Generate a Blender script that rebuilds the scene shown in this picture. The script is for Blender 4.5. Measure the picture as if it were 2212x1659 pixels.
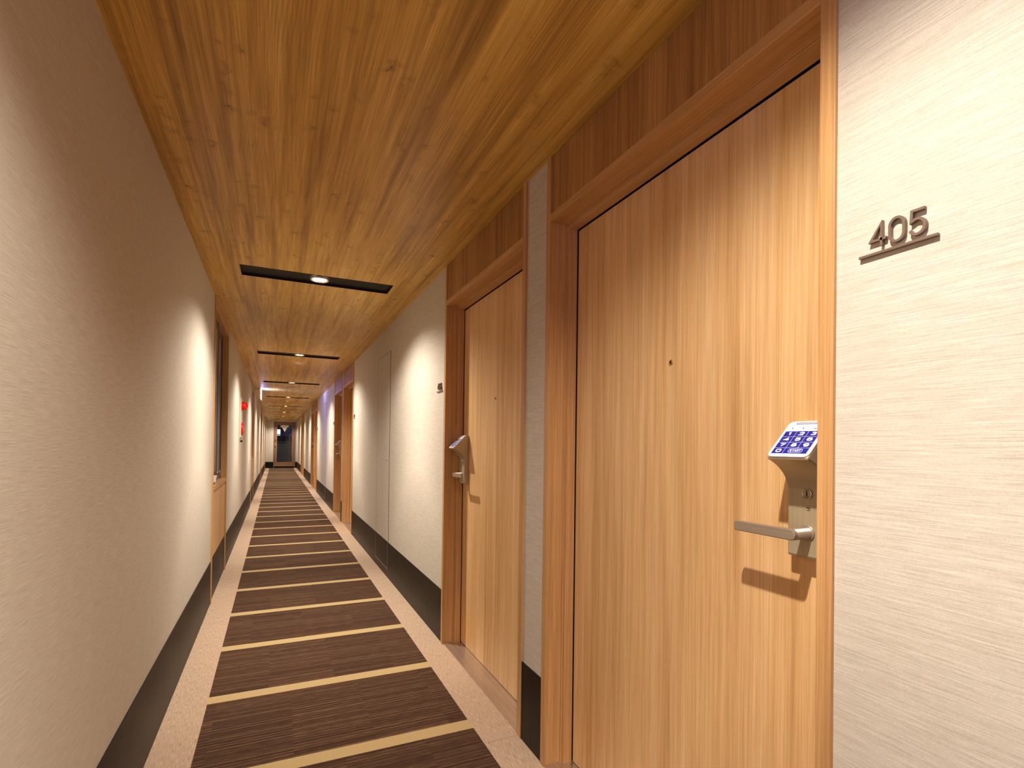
import bpy, bmesh, math, random
from mathutils import Vector, Matrix
random.seed(4)
S = bpy.context.scene
for o in list(bpy.data.objects):
    bpy.data.objects.remove(o, do_unlink=True)
C = S.collection

# ------------------------------------------------------------------ dimensions (metres)
W, H = 1.367, 2.30            # corridor width and height; x to the right, y away, z up
Y0, Y1 = -4.6, 27.30          # ends of the corridor
PER = 6.55                    # the building repeats every 6.55 m
DOOR_W = 1.127
BB = 0.315                    # baseboard height
LIGHT_Y = [3.71 + 3.275 * k for k in range(-2, 8)]
WIN_Y = [(4.42 + PER * k, 5.61 + PER * k) for k in range(4)]
PAIRS = [0.0, PER, 2 * PER, 3 * PER]

# ------------------------------------------------------------------ camera
yaw, pitch, roll = 0.4274, 0.00861, 0.01295
F = Vector((math.sin(yaw) * math.cos(pitch), math.cos(yaw) * math.cos(pitch), math.sin(pitch)))
R0 = Vector((math.cos(yaw), -math.sin(yaw), 0))
U0 = R0.cross(F)
Rv = R0 * math.cos(roll) + U0 * math.sin(roll)
Uv = -R0 * math.sin(roll) + U0 * math.cos(roll)
cam_data = bpy.data.cameras.new('camera')
cam = bpy.data.objects.new('camera', cam_data)
C.objects.link(cam)
M = Matrix.Identity(4)
for i in range(3):
    M[i][0], M[i][1], M[i][2] = Rv[i], Uv[i], -F[i]
M[0][3], M[1][3], M[2][3] = 0.429, 0.0, 1.20
cam.matrix_world = M
cam_data.sensor_width = 36
cam_data.lens = 1119.58 / 2212 * 36
cam_data.shift_y = (954.16 - 829.5) / 2212
cam_data.clip_start = 0.05
cam_data.clip_end = 200
S.camera = cam

# ------------------------------------------------------------------ world, exposure
S.view_settings.view_transform = 'Standard'
S.view_settings.look = 'None'
S.view_settings.gamma = 1
S.view_settings.use_curve_mapping = False
S.view_settings.exposure = 0.0
world = bpy.data.worlds.new('night_sky')
S.world = world
world.use_nodes = True
bg = world.node_tree.nodes['Background']
bg.inputs[0].default_value = (0.10, 0.16, 0.42, 1)
bg.inputs[1].default_value = 0.10

LAMP_W = 19.5         # each downlight
LAMP_COL = (1.0, 0.925, 0.825)
SPOT_ANGLE = math.radians(164)
CUT0, CUT1 = math.cos(math.radians(72)), math.cos(math.radians(50))   # reflector cut-off
BEAM_POW = 2.1             # beam strength rises towards the axis as 1 / sin^n
SIGN_E = 55.0           # exit light box glow

# ================================================================== material helpers
def new_mat(name):
    m = bpy.data.materials.new(name)
    m.use_nodes = True
    nt = m.node_tree
    b = nt.nodes['Principled BSDF']
    return m, nt, b

class NT:
    def __init__(s, nt):
        s.nt = nt
    def n(s, t, **kw):
        nd = s.nt.nodes.new(t)
        for k, v in kw.items():
            setattr(nd, k, v)
        return nd
    def link(s, a, b):
        s.nt.links.new(a, b)
    def put(s, sock, v):
        if hasattr(v, 'links') or hasattr(v, 'is_linked'):
            s.link(v, sock)
        else:
            sock.default_value = v
    def math(s, op, a, b=None, c=None, clamp=False):
        nd = s.n('ShaderNodeMath', operation=op)
        nd.use_clamp = clamp
        s.put(nd.inputs[0], a)
        if b is not None: s.put(nd.inputs[1], b)
        if c is not None: s.put(nd.inputs[2], c)
        return nd.outputs[0]
    def mapr(s, v, a, b, c=0.0, d=1.0, smooth=False):
        nd = s.n('ShaderNodeMapRange')
        if smooth: nd.interpolation_type = 'SMOOTHSTEP'
        s.put(nd.inputs[0], v)
        for i, x in enumerate((a, b, c, d)):
            nd.inputs[i + 1].default_value = x
        return nd.outputs[0]
    def mix(s, f, a, b, mode='MIX'):
        nd = s.n('ShaderNodeMix', data_type='RGBA', blend_type=mode)
        s.put(nd.inputs[0], f)
        s.put(nd.inputs[6], a)
        s.put(nd.inputs[7], b)
        return nd.outputs[2]
    def coords(s, scale, rnd=True):
        tc = s.n('ShaderNodeTexCoord')
        v = tc.outputs['Object']
        if rnd:
            oi = s.n('ShaderNodeObjectInfo')
            k = s.math('MULTIPLY', oi.outputs['Random'], 7.0)
            add = s.n('ShaderNodeVectorMath', operation='ADD')
            s.link(v, add.inputs[0]); s.link(k, add.inputs[1])
            v = add.outputs[0]
        mp = s.n('ShaderNodeMapping')
        mp.inputs['Scale'].default_value = scale
        s.link(v, mp.inputs['Vector'])
        return mp.outputs[0]
    def noise(s, vec, scale=1.0, detail=3.0, rough=0.5, dist=0.0):
        nd = s.n('ShaderNodeTexNoise')
        s.link(vec, nd.inputs['Vector'])
        nd.inputs['Scale'].default_value = scale
        nd.inputs['Detail'].default_value = detail
        nd.inputs['Roughness'].default_value = rough
        nd.inputs['Distortion'].default_value = dist
        return nd.outputs['Fac']
    def ramp(s, fac, stops):
        nd = s.n('ShaderNodeValToRGB')
        s.link(fac, nd.inputs[0])
        e = nd.color_ramp.elements
        e[0].position, e[0].color = stops[0][0], (*stops[0][1], 1)
        e[1].position, e[1].color = stops[-1][0], (*stops[-1][1], 1)
        for p, c in stops[1:-1]:
            x = e.new(p); x.color = (*c, 1)
        return nd.outputs[0]
    def bump(s, b, h, strength, dist):
        nd = s.n('ShaderNodeBump')
        nd.inputs['Strength'].default_value = strength
        nd.inputs['Distance'].default_value = dist
        s.link(h, nd.inputs['Height'])
        s.link(nd.outputs[0], b.inputs['Normal'])

def srgb(r, g, b):
    f = lambda c: (c / 255 / 12.92) if c / 255 <= 0.04045 else ((c / 255 + 0.055) / 1.055) ** 2.4
    return (f(r), f(g), f(b))

def axis_scale(axis, along, across):
    v = [across, across, across]
    v['xyz'.index(axis)] = along
    return tuple(v)

def wood(name, axis, dark, mid, light, rough=0.42, spec=0.4, streak=1.0, fine=0.35, knots=False, rnd=True, bumps=0.15):
    m, nt, b = new_mat(name)
    T = NT(nt)
    # broad boards of tone, medium streaks, fine grain
    n1 = T.noise(T.coords(axis_scale(axis, 0.30 * streak, 7.0 * streak), rnd), 1.0, 3.0, 0.55, 0.35)
    n2 = T.noise(T.coords(axis_scale(axis, 1.1, 42.0), rnd), 1.0, 4.0, 0.6, 0.25)
    n3 = T.noise(T.coords(axis_scale(axis, 3.5, 290.0), rnd), 1.0, 3.0, 0.6, 0.0)
    t = T.math('MULTIPLY_ADD', n1, 0.54, T.math('MULTIPLY', n2, 0.46))
    col = T.ramp(t, [(0.34, dark), (0.50, mid), (0.66, light)])
    g = T.mapr(n3, 0.35, 0.65, 1.0 - fine, 1.0 + fine * 0.35)
    cg = T.n('ShaderNodeCombineColor')
    for i in range(3): T.link(g, cg.inputs[i])
    col = T.mix(1.0, col, cg.outputs[0], 'MULTIPLY')
    if knots:
        k = T.n('ShaderNodeTexVoronoi', feature='F1')
        wv = T.coords(axis_scale(axis, 2.1, 3.1), rnd)
        wob = T.n('ShaderNodeTexNoise'); T.link(T.coords((17, 17, 17), rnd), wob.inputs['Vector'])
        wob.inputs['Scale'].default_value = 1.0
        vm = T.n('ShaderNodeVectorMath', operation='MULTIPLY_ADD')
        T.link(wob.outputs['Color'], vm.inputs[0]); vm.inputs[1].default_value = (0.30, 0.30, 0.30); T.link(wv, vm.inputs[2])
        T.link(vm.outputs[0], k.inputs['Vector'])
        k.inputs['Randomness'].default_value = 1.0
        sel = T.n('ShaderNodeSeparateColor'); T.link(k.outputs['Color'], sel.inputs[0])
        on = T.mapr(sel.outputs[0], 0.55, 0.80)
        halo = T.math('MULTIPLY', T.mapr(k.outputs['Distance'], 0.08, 0.46, 0.55, 0.0, True), on)
        core = T.math('MULTIPLY', T.mapr(k.outputs['Distance'], 0.02, 0.12, 0.85, 0.0, True), on)
        rings = T.math('SINE', T.math('MULTIPLY_ADD', k.outputs['Distance'], 95.0, T.math('MULTIPLY', n2, 9.0)))
        rg = T.math('MULTIPLY', T.mapr(rings, -0.2, 1.0, 0.0, 0.8), halo)
        col = T.mix(T.math('MULTIPLY', halo, 0.55), col, (*dark, 1))
        col = T.mix(rg, col, (*[c * 0.45 for c in dark], 1))
        col = T.mix(core, col, (*[c * 0.12 for c in dark], 1))
        # cathedral figure
        wv2 = T.n('ShaderNodeTexWave', wave_type='RINGS', rings_direction='Z' if axis != 'z' else 'Y')
        T.link(T.coords(axis_scale(axis, 1.0, 7.0), rnd), wv2.inputs['Vector'])
        wv2.inputs['Scale'].default_value = 4.5
        wv2.inputs['Distortion'].default_value = 3.5
        wv2.inputs['Detail'].default_value = 2
        wv2.inputs['Detail Scale'].default_value = 0.7
        patch = T.mapr(T.noise(T.coords(axis_scale(axis, 1.3, 4.5), rnd), 1.0, 2.0), 0.56, 0.68)
        fac = T.math('MULTIPLY', T.math('MULTIPLY', wv2.outputs['Fac'], patch), 0.42)
        col = T.mix(fac, col, (*dark, 1))
    T.link(col, b.inputs['Base Color'])
    b.inputs['Roughness'].default_value = rough
    b.inputs['Specular IOR Level'].default_value = spec
    T.bump(b, n3, bumps, 0.0006)
    return m

def plain(name, col, rough=0.5, metal=0.0, spec=0.5, emit=None, es=0.0):
    m, nt, b = new_mat(name)
    b.inputs['Base Color'].default_value = (*col, 1)
    b.inputs['Roughness'].default_value = rough
    b.inputs['Metallic'].default_value = metal
    b.inputs['Specular IOR Level'].default_value = spec
    if emit:
        b.inputs['Emission Color'].default_value = (*emit, 1)
        b.inputs['Emission Strength'].default_value = es
    return m

def wallpaper(name, axis='y'):
    m, nt, b = new_mat(name)
    T = NT(nt)
    n1 = T.noise(T.coords(axis_scale(axis, 13.0, 800.0), False), 1.0, 3.0, 0.6, 0.05)
    n2 = T.noise(T.coords(axis_scale(axis, 40.0, 1500.0), False), 1.0, 2.0, 0.6, 0.0)
    n3 = T.noise(T.coords((350, 350, 350), False), 1.0, 1.0, 0.5, 0.0)
    t = T.math('ADD', T.math('MULTIPLY', n1, 0.6), T.math('ADD', T.math('MULTIPLY', n2, 0.25), T.math('MULTIPLY', n3, 0.15)))
    col = T.ramp(t, [(0.34, srgb(183, 171, 154)), (0.50, srgb(207, 196, 180)), (0.64, srgb(224, 214, 200))])
    T.link(col, b.inputs['Base Color'])
    b.inputs['Roughness'].default_value = 0.72
    b.inputs['Specular IOR Level'].default_value = 0.25
    T.bump(b, t, 0.2, 0.0006)
    return m

def carpet():
    m, nt, b = new_mat('carpet')
    T = NT(nt)
    tc = T.n('ShaderNodeTexCoord')
    sp = T.n('ShaderNodeSeparateXYZ'); T.link(tc.outputs['Object'], sp.inputs[0])
    x, y = sp.outputs[0], sp.outputs[1]
    # tile blocks: runs of loops along x, shifted between carpet tiles
    ty = T.math('DIVIDE', T.math('ADD', y, 17.0 * 0.66 - 2.74), 0.661)
    ti = T.math('FLOOR', ty)
    wn0 = T.n('ShaderNodeTexWhiteNoise', noise_dimensions='1D'); T.link(ti, wn0.inputs['W'])
    bx = T.math('FLOOR', T.math('DIVIDE', T.math('ADD', x, T.math('MULTIPLY', wn0.outputs[0], 0.25)), 0.31))
    row = T.math('FLOOR', T.math('DIVIDE', y, 0.00677))
    row2 = T.math('FLOOR', T.math('DIVIDE', y, 0.041))
    def wn(a, c):
        cb = T.n('ShaderNodeCombineXYZ'); T.link(a, cb.inputs[0]); T.link(c, cb.inputs[1])
        w = T.n('ShaderNodeTexWhiteNoise', noise_dimensions='2D'); T.link(cb.outputs[0], w.inputs['Vector'])
        return w.outputs[0]
    r1 = wn(row, bx)
    sm = T.noise(T.coords((16.0, 150.0, 1.0), False), 1.0, 2.0, 0.6, 0.1)
    r2b = wn(ti, T.math('ADD', bx, 31.0))
    fuzz = T.noise(T.coords((260.0, 420.0, 1.0), False), 1.0, 2.0, 0.7)
    rib = T.math('MULTIPLY', T.math('MULTIPLY_ADD', T.math('SINE', T.math('MULTIPLY', y, 2 * math.pi / 0.0203)), 0.5, 0.5), T.math('MULTIPLY_ADD', r2b, 0.05, 0.09))
    t = T.math('ADD', T.math('ADD', T.math('MULTIPLY', r1, 0.16), T.math('MULTIPLY', sm, 0.34)),
               T.math('ADD', T.math('MULTIPLY', fuzz, 0.38), rib))
    brown = T.ramp(t, [(0.30, srgb(54, 36, 27)), (0.52, srgb(84, 60, 45)), (0.66, srgb(118, 90, 66)), (0.82, srgb(142, 112, 84))])
    fz = T.mapr(fuzz, 0.3, 0.7, 0.78, 1.12)
    fzc = T.n('ShaderNodeCombineColor')
    for i in range(3): T.link(fz, fzc.inputs[i])
    gold = T.mix(1.0, (*srgb(198, 170, 122), 1), fzc.outputs[0], 'MULTIPLY')
    # cross stripes
    edge = T.math('MULTIPLY', T.math('SUBTRACT', fuzz, 0.5), 0.006)
    fr = T.math('FRACT', T.math('DIVIDE', T.math('ADD', T.math('ADD', y, edge), 0.661 * 20 - 2.738), 0.661))
    st = T.math('LESS_THAN', fr, 0.073 / 0.661)
    centre = T.mix(st, brown, gold)
    # pale borders along both walls
    bd = T.noise(T.coords((520.0, 25.0, 1.0), False), 1.0, 3.0, 0.6)
    border = T.ramp(T.math('ADD', T.math('MULTIPLY', bd, 0.72), T.math('MULTIPLY', fuzz, 0.28)),
                    [(0.34, srgb(158, 130, 106)), (0.52, srgb(196, 168, 142)), (0.68, srgb(220, 195, 170))])
    jt = T.math('ABSOLUTE', T.math('SUBTRACT', T.math('FRACT', T.math('DIVIDE', T.math('ADD', y, 98.05), 2.0)), 0.0))
    seam = T.math('LESS_THAN', jt, 0.0012)
    border = T.mix(T.math('MULTIPLY', seam, 0.6), border, (*srgb(96, 74, 56), 1))
    xe = T.math('ADD', x, edge)
    ins = T.math('MULTIPLY', T.math('GREATER_THAN', xe, 0.161), T.math('LESS_THAN', xe, 1.212))
    col = T.mix(ins, border, centre)
    T.link(col, b.inputs['Base Color'])
    b.inputs['Roughness'].default_value = 0.95
    b.inputs['Specular IOR Level'].default_value = 0.1
    T.bump(b, t, 0.6, 0.004)
    return m

def brushed(name, c1, c2, axis, rough, metal, spec=0.5, amount=120.0):
    m, nt, b = new_mat(name)
    T = NT(nt)
    n = T.noise(T.coords(axis_scale(axis, 2.0, amount), True), 1.0, 3.0, 0.6)
    T.link(T.ramp(n, [(0.35, c1), (0.65, c2)]), b.inputs['Base Color'])
    b.inputs['Roughness'].default_value = rough
    b.inputs['Metallic'].default_value = metal
    b.inputs['Specular IOR Level'].default_value = spec
    return m

MAT = {}
MAT['wall'] = wallpaper('woven_wallpaper')
MAT['wall_end'] = wallpaper('woven_wallpaper_end', 'x')
MAT['ceiling'] = wood('rustic_oak_ceiling', 'y', srgb(166, 122, 60), srgb(224, 176, 88), srgb(248, 208, 120), rough=0.42, spec=0.35, knots=True, rnd=False, fine=0.26)
MAT['transom'] = wood('rustic_oak_transom', 'z', srgb(142, 96, 54), srgb(178, 128, 74), srgb(200, 150, 92), rough=0.45, knots=False, fine=0.28)
MAT['door'] = wood('teak_door', 'z', srgb(208, 158, 102), srgb(232, 185, 128), srgb(246, 205, 152), rough=0.36, spec=0.45, streak=1.6, fine=0.17)
MAT['frame_v'] = wood('frame_wood_upright', 'z', srgb(194, 144, 90), srgb(208, 158, 103), srgb(220, 173, 118), rough=0.4, streak=1.5, fine=0.2)
MAT['frame_h'] = wood('frame_wood_level', 'y', srgb(194, 144, 90), srgb(208, 158, 103), srgb(220, 173, 118), rough=0.4, streak=1.5, fine=0.2)
MAT['frame_x'] = wood('frame_wood_cross', 'x', srgb(194, 144, 90), srgb(208, 158, 103), srgb(220, 173, 118), rough=0.4, streak=1.5, fine=0.2)
MAT['end_v'] = wood('brown_end_door_upright', 'z', srgb(128, 92, 66), srgb(146, 108, 80), srgb(160, 122, 92), rough=0.45, streak=1.5, fine=0.2)
MAT['end_x'] = wood('brown_end_door_cross', 'x', srgb(128, 92, 66), srgb(146, 108, 80), srgb(160, 122, 92), rough=0.45, streak=1.5, fine=0.2)
MAT['carpet'] = carpet()
MAT['base'] = brushed('dark_baseboard', srgb(22, 17, 14), srgb(32, 25, 20), 'z', 0.42, 0.0, 0.22, 60.0)
MAT['steel'] = brushed('brushed_steel', srgb(205, 192, 180), srgb(222, 210, 198), 'y', 0.28, 0.85)
MAT['champagne'] = brushed('satin_champagne_metal', srgb(178, 162, 132), srgb(188, 172, 142), 'z', 0.42, 0.35, 0.5, 400.0)
MAT['lever'] = brushed('satin_lever_metal', srgb(168, 150, 130), srgb(180, 162, 142), 'y', 0.38, 0.6, 0.5, 400.0)
MAT['black'] = plain('black_matte', srgb(22, 17, 13), 0.6, 0.0, 0.3)
MAT['gap'] = plain('dark_rubber_seal', srgb(28, 20, 15), 0.7, 0.0, 0.2)
MAT['white'] = plain('white_plastic', srgb(236, 232, 232), 0.35)
MAT['blue'] = plain('blue_key_film', srgb(24, 28, 140), 0.45)
MAT['digit'] = plain('white_print', srgb(240, 240, 245), 0.4)
MAT['print'] = plain('grey_print', srgb(110, 105, 140), 0.4)
MAT['bronze'] = plain('bronze_letters', srgb(132, 112, 96), 0.4, 0.35)
MAT['brass'] = plain('polished_brass', srgb(214, 178, 104), 0.18, 1.0)
MAT['chrome'] = plain('chrome', srgb(205, 200, 195), 0.2, 1.0)
MAT['dark'] = plain('dark_hole', srgb(12, 9, 7), 0.5)
MAT['alu'] = plain('dark_grey_aluminium', srgb(88, 78, 76), 0.45, 0.5)
MAT['red'] = plain('red_plastic', srgb(225, 28, 14), 0.25)
MAT['redlens'] = plain('red_lamp_lens', srgb(235, 22, 10), 0.12, 0.0, 0.6, srgb(255, 20, 8), 0.04)
MAT['orange'] = plain('orange_plastic', srgb(232, 110, 60), 0.4)
MAT['panel'] = plain('ivory_enamel', srgb(232, 222, 205), 0.45)
MAT['lamp'] = plain('lamp_lens', (1, 1, 1), 0.3, 0, 0.5, (1.0, 0.86, 0.66), 22.0)
MAT['reflector'] = plain('lamp_reflector', srgb(225, 215, 200), 0.25, 0.8)
MAT['cover'] = plain('beige_cover', srgb(248, 230, 204), 0.5)
MAT['acrylic'] = plain('lit_acrylic', srgb(235, 235, 255), 0.4, 0, 0.5, (0.30, 0.33, 1.0), SIGN_E)
MAT['edge_glow'] = plain('lit_acrylic_edge', srgb(235, 235, 255), 0.4, 0, 0.5, (0.86, 0.84, 1.0), 3.0)
MAT['beige_sign'] = plain('beige_sign_plate', srgb(176, 160, 132), 0.6)
MAT['rail'] = plain('galvanised_rail', srgb(165, 168, 168), 0.45, 0.2)
MAT['concrete'] = plain('concrete', srgb(110, 104, 98), 0.85)
MAT['facade'] = plain('night_facade', srgb(60, 66, 84), 0.8)
MAT['litwin'] = plain('lit_window', (0.6, 0.8, 1), 0.4, 0, 0.5, (0.62, 0.82, 1.0), 2.2)
def glass_mat(name, tint, rough):
    m, nt, b = new_mat(name)
    b.inputs['Base Color'].default_value = (*tint, 1)
    b.inputs['Roughness'].default_value = rough
    b.inputs['Transmission Weight'].default_value = 1.0
    b.inputs['IOR'].default_value = 1.45
    return m
MAT['glass'] = glass_mat('clear_glass', (0.85, 0.9, 0.92), 0.02)
MAT['frost'] = glass_mat('frosted_glass', (0.55, 0.55, 0.6), 0.35)

# ================================================================== geometry helpers
class MB:
    """collects shapes, builds ONE mesh object"""
    def __init__(s):
        s.bm = bmesh.new(); s.mats = []
    def mi(s, mat):
        if mat not in s.mats: s.mats.append(mat)
        return s.mats.index(mat)
    def _merge(s, tmp, mat, smooth=False):
        i = s.mi(mat)
        for f in tmp.faces:
            f.material_index = i; f.smooth = smooth
        me = bpy.data.meshes.new('tmp'); tmp.to_mesh(me); tmp.free()
        s.bm.from_mesh(me); bpy.data.meshes.remove(me)
        return s
    def box(s, x0, x1, y0, y1, z0, z1, mat, bev=0.0):
        t = bmesh.new()
        bmesh.ops.create_cube(t, size=1.0)
        for v in t.verts:
            v.co = Vector(((x0 + x1) / 2 + v.co.x * (x1 - x0), (y0 + y1) / 2 + v.co.y * (y1 - y0), (z0 + z1) / 2 + v.co.z * (z1 - z0)))
        if bev: bmesh.ops.bevel(t, geom=t.edges[:], offset=bev, segments=2, profile=0.6, affect='EDGES')
        return s._merge(t, mat)
    def prism(s, pts, fn, d0, d1, mat, bev=0.0, smooth=False):
        """pts: 2D outline; fn(u, v, d) -> 3D"""
        t = bmesh.new()
        a = [t.verts.new(fn(u, v, d0)) for u, v in pts]
        b = [t.verts.new(fn(u, v, d1)) for u, v in pts]
        n = len(pts)
        t.faces.new(a); t.faces.new(b[::-1])
        for i in range(n):
            t.faces.new((a[i], b[i], b[(i + 1) % n], a[(i + 1) % n]))
        bmesh.ops.recalc_face_normals(t, faces=t.faces[:])
        if bev:
            cap = [e for e in t.edges if (e.verts[0] in a and e.verts[1] in a) or (e.verts[0] in b and e.verts[1] in b)]
            bmesh.ops.bevel(t, geom=cap, offset=bev, segments=2, profile=0.6, affect='EDGES')
        return s._merge(t, mat, smooth)
    def cyl(s, p, axis, r, length, mat, seg=24, r2=None, bev=0.0):
        t = bmesh.new()
        bmesh.ops.create_cone(t, cap_ends=True, segments=seg, radius1=r, radius2=r if r2 is None else r2, depth=length)
        if bev:
            es = [e for e in t.edges if abs(e.verts[0].co.z - e.verts[1].co.z) < 1e-6]
            bmesh.ops.bevel(t, geom=es, offset=bev, segments=2, profile=0.6, affect='EDGES')
        q = Vector((0, 0, 1)).rotation_difference(Vector(axis).normalized()).to_matrix().to_4x4()
        mtx = Matrix.Translation(Vector(p)) @ q @ Matrix.Translation((0, 0, length / 2))
        bmesh.ops.transform(t, matrix=mtx, verts=t.verts)
        i = s.mi(mat)
        for f in t.faces:
            f.material_index = i; f.smooth = len(f.verts) == 4
        me = bpy.data.meshes.new('tmp'); t.to_mesh(me); t.free()
        s.bm.from_mesh(me); bpy.data.meshes.remove(me)
        return s
    def lathe(s, p, axis, prof, mat, seg=32):
        """prof: (radius, height along axis)"""
        t = bmesh.new(); rings = []
        for r, h in prof:
            if r < 1e-6: rings.append([t.verts.new((0, 0, h))])
            else: rings.append([t.verts.new((r * math.cos(2 * math.pi * k / seg), r * math.sin(2 * math.pi * k / seg), h)) for k in range(seg)])
        for a, b in zip(rings, rings[1:]):
            for k in range(seg):
                k2 = (k + 1) % seg
                if len(a) == 1 and len(b) == 1: continue
                if len(a) == 1: t.faces.new((a[0], b[k], b[k2]))
                elif len(b) == 1: t.faces.new((a[k], b[0], a[k2]))
                else: t.faces.new((a[k], b[k], b[k2], a[k2]))
        bmesh.ops.recalc_face_normals(t, faces=t.faces[:])
        q = Vector((0, 0, 1)).rotation_difference(Vector(axis).normalized()).to_matrix().to_4x4()
        bmesh.ops.transform(t, matrix=Matrix.Translation(Vector(p)) @ q, verts=t.verts)
        return s._merge(t, mat, True)
    def build(s, name, parent=None, loc=None):
        me = bpy.data.meshes.new(name)
        s.bm.to_mesh(me); s.bm.free()
        for m in s.mats: me.materials.append(m)
        o = bpy.data.objects.new(name, me); C.objects.link(o)
        if parent: o.parent = parent
        if loc: o.location = loc
        return o

def empty(name, loc):
    o = bpy.data.objects.new(name, None); C.objects.link(o); o.location = loc
    o.empty_display_size = 0.05
    return o
def tag(o, label=None, cat=None, group=None, kind=None):
    if label: o['label'] = label
    if cat: o['category'] = cat
    if group: o['group'] = group
    if kind: o['kind'] = kind
    return o
def copy_tree(o, parent=None):
    c = o.copy(); C.objects.link(c); c.parent = parent
    for ch in list(o.children): copy_tree(ch, c)
    return c

def rounded_rect(u0, u1, v0, v1, r, n=6):
    pts = []
    for cu, cv, a0 in ((u1 - r, v1 - r, 0), (u0 + r, v1 - r, 90), (u0 + r, v0 + r, 180), (u1 - r, v0 + r, 270)):
        for k in range(n + 1):
            a = math.radians(a0 + 90 * k / n)
            pts.append((cu + r * math.cos(a), cv + r * math.sin(a)))
    return pts

def arc(cx, cy, rx, ry, a0, a1, n=14):
    return [(cx + rx * math.cos(math.radians(a0 + (a1 - a0) * k / n)), cy + ry * math.sin(math.radians(a0 + (a1 - a0) * k / n))) for k in range(n + 1)]
# thin single-stroke numerals in a 0.62 x 1 cell
GLYPH = {
    '4': [([(0.50, 0.0), (0.50, 1.0), (0.0, 0.30), (0.72, 0.30)], False)],
    '0': [(arc(0.31, 0.69, 0.31, 0.31, 180, 0) + arc(0.31, 0.31, 0.31, 0.31, 0, -180), True)],
    '5': [([(0.60, 1.0), (0.08, 1.0), (0.05, 0.56)] + arc(0.30, 0.32, 0.31, 0.32, 125, -160, 18), False)],
    '6': [([(0.56, 0.88)] + arc(0.31, 0.70, 0.31, 0.30, 50, 180, 8) + [(0.0, 0.32)] + arc(0.31, 0.31, 0.31, 0.31, 180, 540, 22), False)],
    '7': [([(0.0, 1.0), (0.62, 1.0), (0.20, 0.0)], False)],
    '8': [(arc(0.31, 0.76, 0.25, 0.24, 0, 360, 20)[:-1], True), (arc(0.31, 0.27, 0.31, 0.27, 0, 360, 20)[:-1], True)],
    '1': [([(0.12, 0.80), (0.34, 1.0), (0.34, 0.0)], False)],
    '2': [(arc(0.31, 0.70, 0.30, 0.30, 170, -35, 12) + [(0.0, 0.0), (0.62, 0.0)], False)],
    '3': [(arc(0.30, 0.75, 0.27, 0.25, 150, -80, 12) + arc(0.30, 0.27, 0.31, 0.27, 80, -150, 14), False)],
    '9': [(arc(0.31, 0.69, 0.31, 0.31, 0, 360, 22) + [(0.62, 0.68)] + arc(0.31, 0.30, 0.31, 0.30, 0, -130, 8), False)],
    'S': [(arc(0.31, 0.75, 0.29, 0.25, 30, 250, 10) + arc(0.31, 0.26, 0.30, 0.26, 80, -150, 10), False)],
    'T': [([(0.0, 1.0), (0.62, 1.0)], False), ([(0.31, 1.0), (0.31, 0.0)], False)],
    'A': [([(0.0, 0.0), (0.31, 1.0), (0.62, 0.0)], False), ([(0.12, 0.33), (0.50, 0.33)], False)],
    'R': [([(0.03, 0.0), (0.03, 1.0), (0.40, 1.0)] + arc(0.38, 0.75, 0.22, 0.25, 80, -90, 8) + [(0.03, 0.5)], False), ([(0.32, 0.5), (0.62, 0.0)], False)],
}
def stroke(mb, path, closed, w, fn, d0, d1, mat):
    n = len(path); L = []; Rr = []
    for i in range(n):
        p = Vector(path[i])
        a = Vector(path[i - 1]) if (i > 0 or closed) else None
        b = Vector(path[(i + 1) % n]) if (i < n - 1 or closed) else None
        d1v = (p - a).normalized() if a is not None else None
        d2v = (b - p).normalized() if b is not None else None
        if d1v is None: d1v = d2v
        if d2v is None: d2v = d1v
        t = (d1v + d2v)
        t = t.normalized() if t.length > 1e-4 else d1v
        nn = Vector((-t.y, t.x))
        c = max(0.45, nn.dot(Vector((-d1v.y, d1v.x))))
        L.append(p + nn * (w / 2 / c)); Rr.append(p - nn * (w / 2 / c))
    t = bmesh.new()
    V = [[t.verts.new(fn(q[i].x, q[i].y, d)) for i in range(n)] for q in (L, Rr) for d in (d0, d1)]
    l0, l1, r0, r1 = V
    m = n if closed else n - 1
    for i in range(m):
        j = (i + 1) % n
        t.faces.new((l0[i], l0[j], r0[j], r0[i])); t.faces.new((l1[i], r1[i], r1[j], l1[j]))
        t.faces.new((l0[i], l1[i], l1[j], l0[j])); t.faces.new((r0[i], r0[j], r1[j], r1[i]))
    if not closed:
        t.faces.new((l0[0], r0[0], r1[0], l1[0])); t.faces.new((l0[-1], l1[-1], r1[-1], r0[-1]))
    bmesh.ops.recalc_face_normals(t, faces=t.faces[:])
    mb._merge(t, mat)
def glyph(mb, ch, u, v, w, h, sw, fn, d0, d1, mat):
    for path, closed in GLYPH[ch]:
        stroke(mb, [(u + a / 0.62 * w, v + b * h) for a, b in path], closed, sw, fn, d0, d1, mat)

# ================================================================== room shell
floor = MB().box(-0.3, W + 0.3, Y0, Y1, -0.1, 0, MAT['carpet']).build('floor')
tag(floor, 'brown striped carpet with pale borders running down the corridor', 'floor', kind='structure')

cm = MB()
cm.box(-0.3, W + 0.3, Y0, LIGHT_Y[0] - 0.11, H, H + 0.12, MAT['ceiling'])
for a, b in zip(LIGHT_Y, LIGHT_Y[1:] + [None]):
    y0 = a + 0.11; y1 = (b - 0.11) if b else Y1
    cm.box(-0.3, W + 0.3, y0, y1, H, H + 0.12, MAT['ceiling'])
    cm.box(-0.3, 0.208, a - 0.11, a + 0.11, H, H + 0.12, MAT['ceiling'])
    cm.box(1.152, W + 0.3, a - 0.11, a + 0.11, H, H + 0.12, MAT['ceiling'])
bmesh.ops.remove_doubles(cm.bm, verts=cm.bm.verts[:], dist=1e-5)
ceil = cm.build('ceiling')
tag(ceil, 'knotty oak boarded ceiling of the corridor', 'ceiling', kind='structure')

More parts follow.
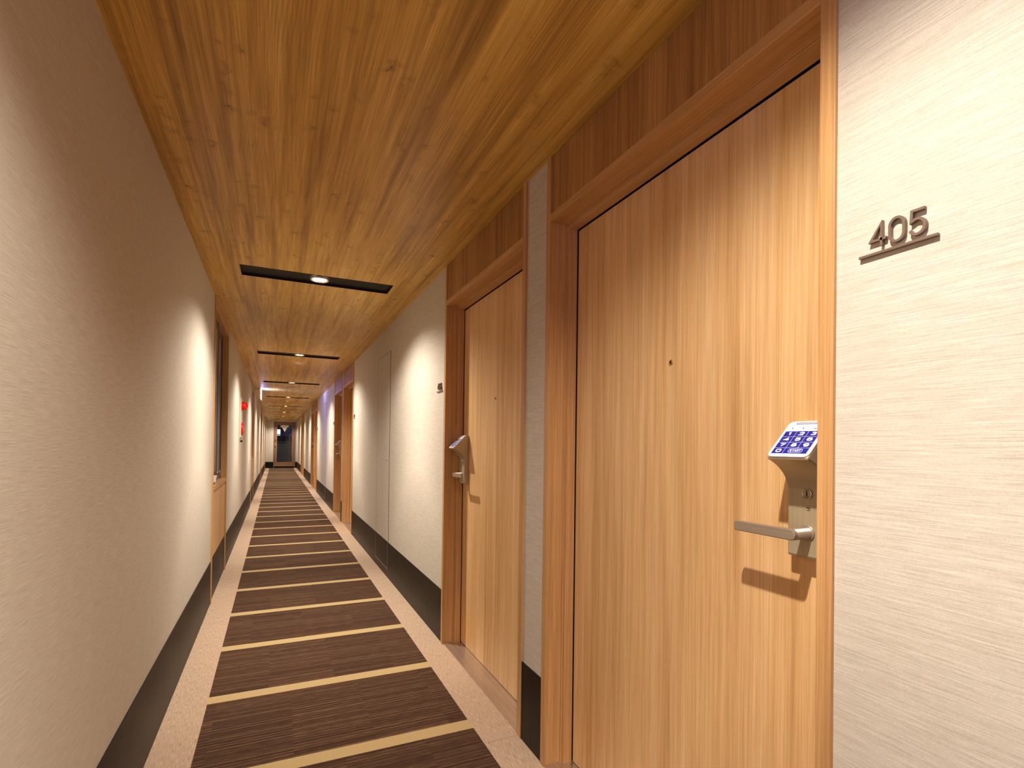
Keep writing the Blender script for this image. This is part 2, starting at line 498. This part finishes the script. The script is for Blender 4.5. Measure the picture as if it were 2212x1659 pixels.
doors = []
for i, p in enumerate(PAIRS):
    doors.append((0.622 + p, 'near')); doors.append((1.928 + p, 'far'))
mb = MB(); prev = Y0
bbm = MB()
segs_r = []
for y, k in doors:
    segs_r.append((prev, y)); prev = y + DOOR_W
segs_r.append((prev, Y1))
for a, b in segs_r:
    mb.box(W, W + 0.2, a, b, 0, H, MAT['wall'])
    bbm.box(W - 0.004, W, a + 0.001, b - 0.001, 0.0, BB, MAT['base'])
wr = mb.build('wall_right'); tag(wr, 'beige woven-paper wall on the right with the room doors', 'wall', kind='structure')
br = bbm.build('baseboard_right'); tag(br, 'tall dark baseboard along the right wall', 'baseboard', kind='structure')

mb = MB(); bbm = MB(); prev = Y0
for a, b in WIN_Y + [(Y1, Y1)]:
    mb.box(-0.2, 0, prev, a, 0, H, MAT['wall'])
    bbm.box(0, 0.004, prev + 0.001, a - 0.001, 0.0, BB, MAT['base'])
    prev = b
wl = mb.build('wall_left'); tag(wl, 'beige woven-paper wall on the left with the tall windows', 'wall', kind='structure')
bl = bbm.build('baseboard_left'); tag(bl, 'tall dark baseboard along the left wall', 'baseboard', kind='structure')

EX0, EX1, EZ = 0.33, 1.29, 2.22
mb = MB()
mb.box(-0.2, EX0, Y1, Y1 + 0.15, 0, H + 0.12, MAT['wall_end'])
mb.box(EX1, W + 0.2, Y1, Y1 + 0.15, 0, H + 0.12, MAT['wall_end'])
mb.box(EX0, EX1, Y1, Y1 + 0.15, EZ, H + 0.12, MAT['wall_end'])
we = mb.build('wall_end'); tag(we, 'narrow beige wall at the far end around the glass door', 'wall', kind='structure')
wb = MB().box(-0.2, W + 0.2, Y0 - 0.15, Y0, 0, H, MAT['wall_end']).build('wall_behind')
tag(wb, 'beige wall closing the corridor behind the viewer', 'wall', kind='structure')
be = MB().box(0.004, EX0 - 0.002, Y1 - 0.012, Y1, 0, 0.30, MAT['base']).box(EX1 + 0.002, W - 0.004, Y1 - 0.012, Y1, 0, 0.30, MAT['base']).build('baseboard_end')
tag(be, 'short black baseboards either side of the glass end door', 'baseboard', kind='structure')

# ================================================================== room doors (right wall)
def make_door(side):
    """local frame: x from the wall face into the room, y along the corridor, z up. side 'near': lock on the low-y edge"""
    e = empty('door_1', (0, 0, 0))
    ny = (lambda y: y) if side == 'near' else (lambda y: DOOR_W - y)
    def bx(m, x0, x1, y0, y1, z0, z1, mat, bev=0.0):
        a, b = sorted((ny(y0), ny(y1)))
        m.box(x0, x1, a, b, z0, z1, mat, bev)
    for y0, y1, y2 in ((0.0, 0.030, 0.050), (DOOR_W, DOOR_W - 0.030, DOOR_W - 0.050)):
        m = MB()
        bx(m, -0.008, 0.060, y0, y1, 0.0, H, MAT['frame_v'], 0.0012)
        bx(m, 0.060, 0.064, y0, y1 + (y2 - y1) * 0.25, 0.0, H, MAT['frame_v'])
        bx(m, 0.064, 0.101, y0, y2, 0.0, H, MAT['frame_v'], 0.0012)
        bx(m, 0.101, 0.20, y0, y1 + (y2 - y1) * 0.3, 0.0, H, MAT['gap'])
        m.build('door_jamb', e)
    m = MB()
    m.box(-0.008, 0.060, 0.030, DOOR_W - 0.030, 2.050, 2.078, MAT['frame_h'], 0.0012)
    m.box(0.060, 0.064, 0.034, DOOR_W - 0.034, 2.046, 2.078, MAT['frame_h'])
    m.box(0.064, 0.101, 0.050, DOOR_W - 0.050, 2.030, 2.078, MAT['frame_h'], 0.0012)
    m.box(0.101, 0.20, 0.036, DOOR_W - 0.036, 2.045, 2.078, MAT['gap'])
    m.build('door_head', e)
    m = MB().box(-0.002, 0.02, 0.033, DOOR_W - 0.033, 2.081, H - 0.004, MAT['transom'])
    m.box(0.02, 0.03, 0.030, DOOR_W - 0.030, 2.078, H, MAT['gap'])
    m.build('transom_panel', e)
    m = MB().box(0.0, 0.108, 0.030, DOOR_W - 0.030, 0.0005, 0.007, MAT['steel'], 0.001)
    m.box(0.108, 0.20, 0.036, DOOR_W - 0.036, 0.0005, 0.006, MAT['gap'])
    for yy in (0.09, 0.46, 0.80, 1.06):
        m.cyl((0.088, yy, 0.0065), (0, 0, 1), 0.004, 0.0012, MAT['chrome'], 12)
    m.build('threshold_plate', e)
    leaf = MB().box(0.1035, 0.145, 0.0545, DOOR_W - 0.0545, 0.010, 2.0250, MAT['door'], 0.001).build('door_leaf', e)
    pm = MB()
    yc = ny(0.556)
    pm.lathe((0.1035, yc, 1.449), (-1, 0, 0), [(0.0075, 0.0), (0.0075, 0.0022), (0.0060, 0.0034), (0.0046, 0.0034), (0.0042, 0.0018)], MAT['brass'], 24)
    pm.lathe((0.1035, yc, 1.449), (-1, 0, 0), [(0.0043, 0.0016), (0.0028, 0.0030), (0.0, 0.0036)], MAT['dark'], 20)
    pm.build('peephole', leaf)
    # ---- electronic lock
    X = 0.1035                     # door face
    y0, y1 = 0.061, 0.154          # from the lock edge of the opening
    prof = [(X, 1.2605), (0.0850, 1.2605), (0.0830, 1.2590), (0.0105, 1.1860), (0.0095, 1.1830), (0.0105, 1.1800)]
    c0, c1, c2 = Vector((0.0105, 1.1800)), Vector((0.062, 1.160)), Vector((0.0755, 1.118))
    for k in range(1, 13):
        t = k / 12
        q = c0 * (1 - t) ** 2 + c1 * 2 * t * (1 - t) + c2 * t * t
        prof.append((q.x, q.y))
    prof += [(0.0758, 1.04), (0.0755, 0.978), (0.0775, 0.9735), (X, 0.9700)]
    fn = lambda u, v, d: (u, ny(d), v)
    body = MB().prism(prof, fn, y0, y1, MAT['champagne'], 0.0035).build('lock_body', e)
    # keypad on the slope: u to the reader's right (-y), v up the slope, n outward
    P0 = Vector((0.0105, 0, 1.1860)); P1 = Vector((0.0830, 0, 1.2590))
    vd = (P1 - P0).normalized(); L = (P1 - P0).length
    nd = Vector((-vd.z, 0, vd.x))
    ya = max(ny(y0), ny(y1))       # reader's left edge is the high-y side
    kf = lambda u, v, d: P0 + vd * v + nd * d + Vector((0, ya - u, 0))
    Wk = y1 - y0
    km = MB()
    km.prism(rounded_rect(0.0, Wk, -0.002, L + 0.001, 0.011), kf, -0.0005, 0.0022, MAT['white'], 0.0006)
    km.prism(rounded_rect(0.0015, Wk - 0.0015, -0.0005, L - 0.0005, 0.010), kf, 0.0022, 0.0026, MAT['white'])
    gx0, gx1, gv0, gv1 = 0.0065, Wk - 0.0065, 0.0060, 0.0725
    km.box(0, 0, 0, 0, 0, 0, MAT['blue'])
    def rect(u0, u1, v0, v1, d, mat): km.prism([(u0, v0), (u1, v0), (u1, v1), (u0, v1)], kf, 0.0020, d, mat)
    cw = (gx1 - gx0) / 3; rh = (gv1 - gv0) / 4; gp = 0.0005
    keys = [['0', 'START'], ['7', '8', '9'], ['4', '5', '6'], ['1', '2', '3']]
    for r, rowk in enumerate(keys):
        for c, kx in enumerate(rowk):
            wide = kx == 'START'
            u0 = gx0 + c * cw + gp; u1 = gx0 + (c + (2 if wide else 1)) * cw - gp
            v0 = gv0 + r * rh + gp; v1 = gv0 + (r + 1) * rh - gp
            rect(u0, u1, v0, v1, 0.0030, MAT['blue'])
            if not wide:
                glyph(km, kx, u0 + cw * 0.32, v0 + rh * 0.25, cw * 0.38, rh * 0.45, 0.0025, kf, 0.0028, 0.0033, MAT['digit'])
            else:
                uc, vc = u0 + cw * 0.95, (v0 + v1) / 2
                ring = rounded_rect(uc - 0.0150, uc + 0.0150, vc - 0.0052, vc + 0.0052, 0.0040)
                stroke(km, ring, True, 0.0007, kf, 0.0028, 0.0033, MAT['digit'])
                for q, ch in enumerate('START'):
                    glyph(km, ch, uc - 0.0118 + q * 0.0050, vc - 0.0026, 0.0036, 0.0052, 0.0011, kf, 0.0028, 0.0033, MAT['digit'])
    rect(0.020, Wk - 0.006, 0.0930, 0.0985, 0.0029, MAT['print'])
    for q in range(14):
        rect(0.0225 + q * 0.0046, 0.0255 + q * 0.0046, 0.0945, 0.0970, 0.0031, MAT['white'])
    rect(Wk - 0.026, Wk - 0.008, 0.0775, 0.0845, 0.0029, MAT['print'])
    rect(Wk - 0.0245, Wk - 0.0095, 0.0788, 0.0832, 0.0031, MAT['white'])
    for uu in (0.0175, 0.0420):
        km.prism(arc(uu, 0.0815, 0.0014, 0.0014, 0, 360, 12)[:-1], kf, 0.0020, 0.0030, MAT['dark'])
    bmesh.ops.dissolve_degenerate(km.bm, edges=km.bm.edges[:], dist=1e-7)
    tag(km.build('keypad', body), 'white keypad plate with blue keys 0 to 9 and START')
    # key cylinder, emergency hole, lever
    xs = 0.0755
    yk = ny(0.108)
    cm_ = MB()
    cm_.lathe((xs - 0.0010, yk, 1.108), (-1, 0, 0), [(0.0118, -0.003), (0.0118, 0.002), (0.0100, 0.0034), (0.0088, 0.0034), (0.0085, 0.0012), (0.0, 0.0012)], MAT['chrome'], 28)
    cm_.cyl((xs - 0.0018, yk, 1.108), (-1, 0, 0), 0.0070, 0.0016, MAT['champagne'], 24)
    cm_.box(xs - 0.0040, xs - 0.0032, yk - 0.0014, yk + 0.0014, 1.1025, 1.1135, MAT['dark'])
    cm_.build('key_cylinder', body)
    hm = MB().lathe((xs, ny(0.107), 1.079), (-1, 0, 0), [(0.0052, -0.001), (0.0052, 0.0008), (0.0040, 0.0010), (0.0036, -0.0002), (0.0, -0.0002)], MAT['lever'], 20)
    hm.box(xs - 0.0012, xs - 0.0002, ny(0.107) - 0.0030, ny(0.107) + 0.0030, 1.0783, 1.0797, MAT['dark'])
    hm.build('emergency_keyway', body)
    yh, zh = 0.108, 1.026
    lm = MB()
    lm.lathe((xs + 0.001, ny(yh), zh), (-1, 0, 0), [(0.0165, 0.0), (0.0165, 0.0030), (0.0150, 0.0042), (0.0122, 0.0042), (0.0118, 0.0460), (0.0, 0.0460)], MAT['lever'], 36)
    # flat bar: round end on the spindle, soft square far end
    rr, L_ = 0.0118, 0.142
    pts = arc(0, 0, rr, rr, 270, 90, 16) + arc(L_ - 0.004, rr - 0.0045, 0.004, 0.004, 90, 0, 4) + arc(L_ - 0.004, -rr + 0.0045, 0.004, 0.004, 0, -90, 4)
    lf = lambda u, v, d: (d, ny(yh + u), zh + v)
    lm.prism(pts, lf, 0.0215, 0.0320, MAT['lever'], 0.0024)
    lv = lm.build('lever_handle', body)
    return e

door_near = make_door('near'); door_far = make_door('far')
DL = ['oak-toned guest room door nearest the viewer, under its own transom, beside number 405',
      'second guest room door on the right, with lock on its far edge, beside number 406',
      'third guest room door on the right, at the far end of the panelled wall after number 406',
      'fourth guest room door on the right, just before the bluish lit wall',
      'fifth guest room door on the right, just beyond the bluish lit wall',
      'sixth guest room door on the right, close behind the fifth',
      'seventh guest room door on the right, far down the corridor',
      'eighth and last guest room door on the right, nearest the glass end door']
for i, (y, k) in enumerate(doors):
    src = door_near if k == 'near' else door_far
    d = src if i < 2 else copy_tree(src)
    d.name = 'door_%d' % (i + 1)
    d.location = (W, y, 0)
    tag(d, DL[i], 'door', 'guest room doors on the right wall', 'structure')

# ================================================================== room numbers
def number_sign(text, yc, label):
    """yc: y of the bar's centre; reads towards -y (viewer faces the wall)"""
    e = empty('room_number', (W, yc, 1.540))
    fn = lambda u, v, d: (-d, -u, v)          # u to the reader's right
    for k, ch in enumerate(text):
        m = MB()
        glyph(m, ch, -0.0400 + k * 0.0305, 0.0090, 0.0215, 0.0390, 0.0042, fn, 0.0008, 0.0078, MAT['bronze'])
        m.build('numeral', e)
    MB().box(-0.0075, -0.0008, -0.060, 0.060, -0.0034, 0.0010, MAT['bronze'], 0.0004).build('underline_bar', e)
    tag(e, label, 'room number', 'bronze room numbers on the right wall')
number_sign('405', 0.518, 'bronze number 405 with underline on the wall right of the nearest door')
number_sign('406', 3.160, 'small bronze number 406 with underline beyond the second door')
number_sign('407', 7.062, 'tiny bronze number beside the third door, on the panelled wall')
number_sign('408', 3.160 + PER, 'tiny bronze number just beyond the fourth door, on the bluish lit wall')
number_sign('409', 7.062 + PER, 'tiny bronze number just before the fifth door')

# ================================================================== access panels flush in the right wall
def access_panel(y, label, group):
    e = empty('access_panel', (W - 0.001, y, 0))
    m = MB()
    m.box(-0.0015, 0.0, 0.003, 0.622, BB + 0.003, 2.050, MAT['wall'])
    m.build('papered_leaf', e)
    g = MB()
    t = 0.0022
    for a in ((0, 0.0 + t, 0, 2.053), (0.625 - t, 0.625, 0, 2.053)):
        g.box(-0.0018, 0.0, a[0], a[1], BB, a[3], MAT['gap'])
    g.box(-0.0018, 0.0, 0, 0.625, 2.0505, 2.0535, MAT['gap'])
    g.build('shadow_gap', e)
    k = MB().box(-0.0060, -0.0045, 0.004, 0.621, 0.080, BB, MAT['base'])
    k.box(-0.0066, -0.0040, 0.0, 0.0035, 0.075, BB, MAT['steel'])
    k.box(-0.0066, -0.0040, 0.0, 0.625, 0.075, 0.0785, MAT['steel'])
    k.box(-0.0066, -0.0040, 0.622, 0.625, 0.075, BB, MAT['steel'])
    k.build('kick_plate', e)
    l = MB().lathe((-0.0015, 0.115, 1.060), (-1, 0, 0), [(0.0125, 0), (0.0125, 0.0020), (0.0105, 0.0035), (0.0060, 0.0035), (0.0055, 0.0015), (0, 0.0015)], MAT['chrome'], 24)
    l.box(-0.0042, -0.0028, 0.1138, 0.1162, 1.055, 1.065, MAT['dark'])
    l.build('cam_lock', e)
    tag(e, label, 'access panel', group)
access_panel(4.728, 'flush papered access panel in the wall between the second and third doors', 'access panels in the right wall')
access_panel(4.728 + PER, 'flush papered access panel in the bluish lit stretch of wall', 'access panels in the right wall')
access_panel(4.728 + 2 * PER, 'flush papered access panel far down between the sixth and seventh doors', 'access panels in the right wall')

# ================================================================== windows (left wall)
def make_window():
    e = empty('window_1', (0, 0, 0))
    wl_ = WIN_Y[0][1] - WIN_Y[0][0]
    for a, b in ((0, 0.028), (wl_ - 0.028, wl_)):
        MB().box(-0.115, 0.010, a, b, 0.0, H, MAT['frame_v'], 0.0012).build('window_jamb', e)
    MB().box(-0.115, 0.008, 0.028, wl_ - 0.028, 2.200, H, MAT['frame_h'], 0.0012).build('window_head', e)
    MB().box(-0.115, 0.010, 0.028, wl_ - 0.028, 0.835, 0.868, MAT['frame_h'], 0.0015).build('window_sill', e)
    MB().box(-0.02, -0.003, 0.028, wl_ - 0.028, BB + 0.001, 0.828, MAT['door']).box(-0.03, -0.02, 0.028, wl_ - 0.028, 0.30, 0.835, MAT['gap']).build('apron_panel', e)
    MB().box(-0.02, -0.001, 0.028, wl_ - 0.028, 0.0, BB, MAT['base']).build('apron_baseboard', e)
    # two sliding sashes, glass inside
    def sash(y0, y1, x0, x1, name):
        f = MB()
        f.box(x0, x1, y0, y0 + 0.045, 0.870, 2.198, MAT['alu'], 0.001)
        f.box(x0, x1, y1 - 0.045, y1, 0.870, 2.198, MAT['alu'], 0.001)
        f.box(x0, x1, y0 + 0.045, y1 - 0.045, 0.870, 0.945, MAT['alu'], 0.001)
        f.box(x0, x1, y0 + 0.045, y1 - 0.045, 2.140, 2.198, MAT['alu'], 0.001)
        s_ = f.build(name, e)
        xm = (x0 + x1) / 2
        MB().box(xm - 0.003, xm + 0.003, y0 + 0.045, y1 - 0.045, 0.945, 2.140, MAT['frost']).build('pane', s_)
        return s_
    s1 = sash(0.030, 0.62, -0.036, -0.022, 'sash')
    s2 = sash(0.58, wl_ - 0.030, -0.054, -0.040, 'sash')
    lm = MB()
    lm.box(-0.022, 0.002, 0.27, 0.36, 0.885, 0.935, MAT['white'], 0.003)
    lm.box(0.002, 0.006, 0.285, 0.345, 0.895, 0.922, MAT['chrome'], 0.001)
    lm.cyl((-0.010, 0.36, 0.950), (0, 1, 0), 0.006, 0.34, MAT['chrome'], 12)
    lm.box(-0.022, -0.006, 0.69, 0.71, 0.925, 0.958, MAT['chrome'], 0.001)
    lm.build('window_latch', e)
    return e
w0 = make_window()
WL = ['tall wood-framed window nearest on the left, with white latch on its sill',
      'second tall wood-framed window on the left, beyond the red alarm lamp',
      'third tall wood-framed window on the left, far down the corridor',
      'fourth and farthest tall wood-framed window on the left']
for i, (a, b) in enumerate(WIN_Y):
    w = w0 if i == 0 else copy_tree(w0)
    w.name = 'window_%d' % (i + 1); w.location = (0, a, 0)
    tag(w, WL[i], 'window', 'tall windows on the left wall', 'structure')

# ================================================================== ceiling lights
def make_light():
    e = empty('ceiling_light', (0, 0, 0))
    m = MB(); x0, x1, y0, y1 = -0.472, 0.472, -0.1075, 0.1075
    m.box(x0, x1, y0, y1, 0.014, 0.020, MAT['black'])                 # recessed back plate
    m.box(x0, x0 + 0.004, y0, y1, -0.0015, 0.014, MAT['black']); m.box(x1 - 0.004, x1, y0, y1, -0.0015, 0.014, MAT['black'])
    m.box(x0, x1, y0, y0 + 0.004, -0.0015, 0.014, MAT['black']); m.box(x0, x1, y1 - 0.004, y1, -0.0015, 0.014, MAT['black'])
    m.build('slot_tray', e)
    r = MB().lathe((0, 0, 0.012), (0, 0, -1), [(0.060, 0.0), (0.060, 0.0130), (0.056, 0.0145), (0.052, 0.0140), (0.046, 0.006), (0.044, 0.001)], MAT['reflector'], 36)
    r.build('reflector_ring', e)
    b = MB().lathe((0, 0, 0.012), (0, 0, -1), [(0.046, 0.0), (0.044, 0.004), (0.034, 0.009), (0.018, 0.012), (0.0, 0.013)], MAT['lamp'], 32)
    b.build('lamp_lens', e)
    return e
l0 = make_light()
LL = ['slot downlight just behind the viewer, out of sight', 'slot downlight overhead by the nearest door', 'nearest visible black slot downlight with bright round lamp',
      'second visible black slot downlight in the ceiling', 'third visible black slot downlight, just before the hanging light box', 'fourth visible black slot downlight, just beyond the hanging light box',
      'fifth visible black slot downlight down the corridor', 'sixth visible slot downlight down the corridor', 'seventh visible slot downlight, second from the end wall', 'last slot downlight, closest to the end wall']
for i, y in enumerate(LIGHT_Y):
    l = l0 if i == 0 else copy_tree(l0)
    l.location = (0.680, y, H)
    tag(l, LL[i], 'ceiling light', 'slot downlights along the ceiling')
    ld = bpy.data.lights.new('downlight_beam', 'SPOT')
    ld.energy = LAMP_W * (0.82 if i == 1 else 0.55 if i == len(LIGHT_Y) - 1 else 1.22); ld.color = LAMP_COL; ld.spot_size = SPOT_ANGLE; ld.spot_blend = 0.05
    ld.shadow_soft_size = 0.017
    # photometric profile of the reflector: cosine-power beam with a soft cut-off
    ld.use_nodes = True
    T = NT(ld.node_tree)
    em = [n for n in ld.node_tree.nodes if n.type == 'EMISSION'][0]
    tcn = T.n('ShaderNodeTexCoord'); spn = T.n('ShaderNodeSeparateXYZ'); T.link(tcn.outputs['Normal'], spn.inputs[0])
    cz = T.math('ABSOLUTE', spn.outputs[2])
    sz = T.math('SQRT', T.math('SUBTRACT', 1.0, T.math('MULTIPLY', cz, cz)))
    T.link(T.math('MULTIPLY', T.math('MINIMUM', T.math('POWER', T.math('MAXIMUM', sz, 0.05), -BEAM_POW), 4.5), T.mapr(cz, CUT0, CUT1, 0.0, 1.0, True)), em.inputs['Strength'])
    lo = bpy.data.objects.new('downlight_beam', ld); C.objects.link(lo)
    lo.parent = l; lo.location = (0, 0, -0.036)

# small beige fittings in the ceiling
def cover(x, y, rx, ry, round_, label):
    m = MB()
    if round_:
        m.lathe((0, 0, 0), (0, 0, -1), [(rx, 0), (rx, 0.006), (rx * 0.93, 0.010), (rx * 0.55, 0.012), (rx * 0.50, 0.024), (rx * 0.30, 0.028), (0, 0.028)], MAT['cover'], 32)
    else:
        m.box(-rx, rx, -ry, ry, -0.010, 0, MAT['cover'], 0.003)
        for k in range(5):
            yy = -ry * 0.6 + k * ry * 0.3
            m.box(-rx * 0.85, rx * 0.85, yy - 0.003, yy + 0.003, -0.0115, -0.009, MAT['gap'])
    o = m.build('smoke_detector' if round_ else 'air_vent', loc=(x, y, H))
    tag(o, label, 'smoke detector' if round_ else 'vent')
cover(0.700, 7.60, 0.060, 0, True, 'round beige smoke detector behind the second visible downlight')
cover(0.690, 10.82, 0.118, 0.05, False, 'small beige rectangular vent in the ceiling beside the light box glow')
cover(0.680, 14.62, 0.060, 0, True, 'round beige smoke detector behind the fourth visible downlight')

# hanging light box (white panel), plus an unseen copy added behind the viewer for bluish fill
def light_box(y, label):
    e = empty('hanging_light_box', (0.135, y, H))
    MB().box(-0.004, 0.004, 0.0, 0.36, -0.030, 0.0, MAT['white'], 0.002).build('ceiling_mount', e)
    MB().box(0.004, 0.010, 0.003, 0.357, -0.213, 0.0, MAT['acrylic']).build('lit_panel', e)
    MB().box(-0.004, 0.004, 0.003, 0.357, -0.213, -0.030, MAT['white']).build('back_panel', e)
    MB().box(-0.004, 0.010, -0.001, 0.003, -0.213, 0.0, MAT['edge_glow']).build('panel_edge', e)
    ld = bpy.data.lights.new('led_strip', 'AREA'); ld.shape = 'RECTANGLE'
    ld.size = 0.012; ld.size_y = 0.32; ld.energy = 9.0; ld.color = (0.46, 0.50, 1.0); ld.spread = math.radians(80)
    lo = bpy.data.objects.new('led_strip', ld); C.objects.link(lo); lo.parent = e
    lo.location = (0.014, 0.18, -0.022); lo.rotation_euler = (0, math.radians(-118), 0)
    tag(e, label, 'light box', 'hanging light boxes near the left wall')
light_box(11.53, 'glowing white light box hanging from the ceiling near the left wall')
light_box(11.53 - 2 * PER, 'added copy of the light box behind the viewer, out of sight, giving bluish fill light')  # added unseen helper: weak blue light onto the door jambs

# ================================================================== fire alarm station on the left wall
e = empty('fire_alarm_station', (0, 7.63, 0))
MB().box(0.0, 0.007, 0.0, 0.36, 1.270, 1.790, MAT['panel'], 0.002).build('enamel_plate', e)
lm = MB().lathe((0.007, 0.18, 1.690), (1, 0, 0), [(0.060, 0.0), (0.060, 0.012), (0.054, 0.014)], MAT['red'], 32)
lm.lathe((0.007, 0.18, 1.690), (1, 0, 0), [(0.054, 0.012), (0.053, 0.028), (0.046, 0.048), (0.032, 0.063), (0.015, 0.071), (0.0, 0.073)], MAT['redlens'], 32)
lm.build('warning_lamp', e)
pm = MB().lathe((0.007, 0.18, 1.385), (1, 0, 0), [(0.085, 0.0), (0.085, 0.010), (0.076, 0.020), (0.060, 0.025), (0.052, 0.014), (0.0, 0.014)], MAT['red'], 32)
pm.cyl((0.020, 0.18, 1.385), (1, 0, 0), 0.030, 0.012, MAT['orange'], 24, bev=0.002)
pm.build('call_button', e)
tag(e, 'ivory fire alarm plate with red lamp and red call button on the left wall', 'fire alarm')
m = MB().box(0.0, 0.012, -0.022, 0.022, -0.030, 0.030, MAT['chrome'], 0.002)
m.cyl((0.010, 0, -0.012), (1, 0, 0), 0.013, 0.024, MAT['black'], 20, bev=0.002)
jk = m.build('phone_jack', loc=(0, 7.56, 1.232))
tag(jk, 'small dark jack on the left wall just below the fire alarm plate', 'wall jack')

# ================================================================== glass door at the end
e = empty('door_9', ((EX0 + EX1) / 2, Y1, 0))
cx = (EX0 + EX1) / 2
hw = (EX1 - EX0) / 2
for s_ in (-1, 1):
    a, b = sorted((s_ * hw, s_ * (hw - 0.035)))
    MB().box(a, b, -0.02, 0.12, 0.0, EZ, MAT['end_v'], 0.001).build('door_jamb', e)
MB().box(-hw + 0.035, hw - 0.035, -0.02, 0.12, EZ - 0.04, EZ, MAT['end_x'], 0.001).build('door_head', e)
MB().box(-hw + 0.035, hw - 0.035, -0.05, 0.0, 0.0, 0.105, MAT['black']).box(-hw + 0.035, hw - 0.035, 0.0, 0.13, 0.0, 0.09, MAT['black']).build('step_riser', e)
MB().box(-hw + 0.035, hw - 0.035, -0.055, 0.13, 0.105, 0.130, MAT['frame_x'], 0.002).build('raised_sill', e)
lx0, lx1 = -hw + 0.038, hw - 0.038
gx0, gx1, gz0, gz1 = 0.478 - cx, 1.135 - cx, 0.29, 2.085
m = MB()
m.box(lx0, gx0, 0.03, 0.07, 0.135, EZ - 0.045, MAT['end_v'], 0.002)
m.box(gx1, lx1, 0.03, 0.07, 0.135, EZ - 0.045, MAT['end_v'], 0.002)
m.box(gx0, gx1, 0.03, 0.07, 0.135, gz0, MAT['end_x'], 0.002)
m.box(gx0, gx1, 0.03, 0.07, gz1, EZ - 0.045, MAT['end_x'], 0.002)
leaf = m.build('door_leaf', e)
MB().box(gx0, gx1, 0.047, 0.053, gz0, gz1, MAT['glass']).build('glass_pane', leaf)
m = MB()
hx = (lx0 + gx0) / 2
for zz in (1.36, 1.10):
    m.lathe((hx, 0.03, zz), (0, -1, 0), [(0.030, 0), (0.030, 0.004), (0.012, 0.008), (0.012, 0.035), (0.024, 0.042), (0.024, 0.060), (0.0, 0.064)], MAT['brass'], 24)
m.build('door_knobs', leaf)
tag(e, 'wood-framed glass door at the far end looking out on a dark balcony', 'door', kind='structure')
# arrow sign hung in front of the glass
m = MB()
fn = lambda u, v, d: (u, d, v)
m.prism([(-0.185, 0.0), (0.185, 0.0), (0.185, 0.115), (-0.185, 0.115)], fn, -0.012, 0.0, MAT['beige_sign'], 0.001)
m.prism([(0.0, -0.215), (0.120, 0.0), (-0.120, 0.0)], fn, -0.012, 0.0, MAT['beige_sign'], 0.001)
m.box(-0.150, 0.150, -0.0135, -0.012, 0.035, 0.085, MAT['cover'])
o = m.build('arrow_sign', loc=(0.806, Y1 + 0.03, 1.965))
tag(o, 'beige sign plate with downward triangle on the glass of the end door', 'sign')

# ================================================================== outside: balcony, railing, night buildings
bf = MB().box(-1.2, 3.0, Y1 + 0.15, Y1 + 1.6, -0.15, 0.0, MAT['concrete']).build('balcony_slab')
tag(bf, 'concrete balcony slab outside the glass end door', 'balcony', kind='structure')
e = empty('balcony_railing', (0.8, Y1 + 1.45, 0))
for px_ in (-1.64, -0.69, 0.26, 1.21):
    MB().box(px_ - 0.025, px_ + 0.025, -0.025, 0.025, 0.0, 1.62, MAT['rail'], 0.003).build('post', e)
MB().box(-1.7, 1.7, -0.03, 0.03, 1.62, 1.66, MAT['rail'], 0.003).build('top_rail', e)
MB().box(-1.7, 1.7, -0.02, 0.02, 1.24, 1.275, MAT['rail'], 0.003).build('middle_rail', e)
m = MB()
for k in range(14):
    m.box(-1.7, 1.7, 0.028, 0.040, 0.06 + k * 0.082, 0.06 + k * 0.082 + 0.055, MAT['rail'])
m.build('slat_screen', e)
tag(e, 'grey metal balcony railing with slats beyond the glass end door', 'railing')
e = empty('neighbour_building', (-2.0, 42.0, 0))
MB().box(-6.0, 2.95, 0.0, 5.0, -6.0, 2.45, MAT['facade']).box(2.95, 8.0, 0.6, 5.0, -6.0, 1.75, MAT['facade']).build('facade', e)
MB().box(2.42, 2.71, -0.05, 0.0, 1.78, 2.21, MAT['litwin']).build('lit_window', e)
tag(e, 'dark neighbouring building with one lit bluish window seen through the end door', 'building')
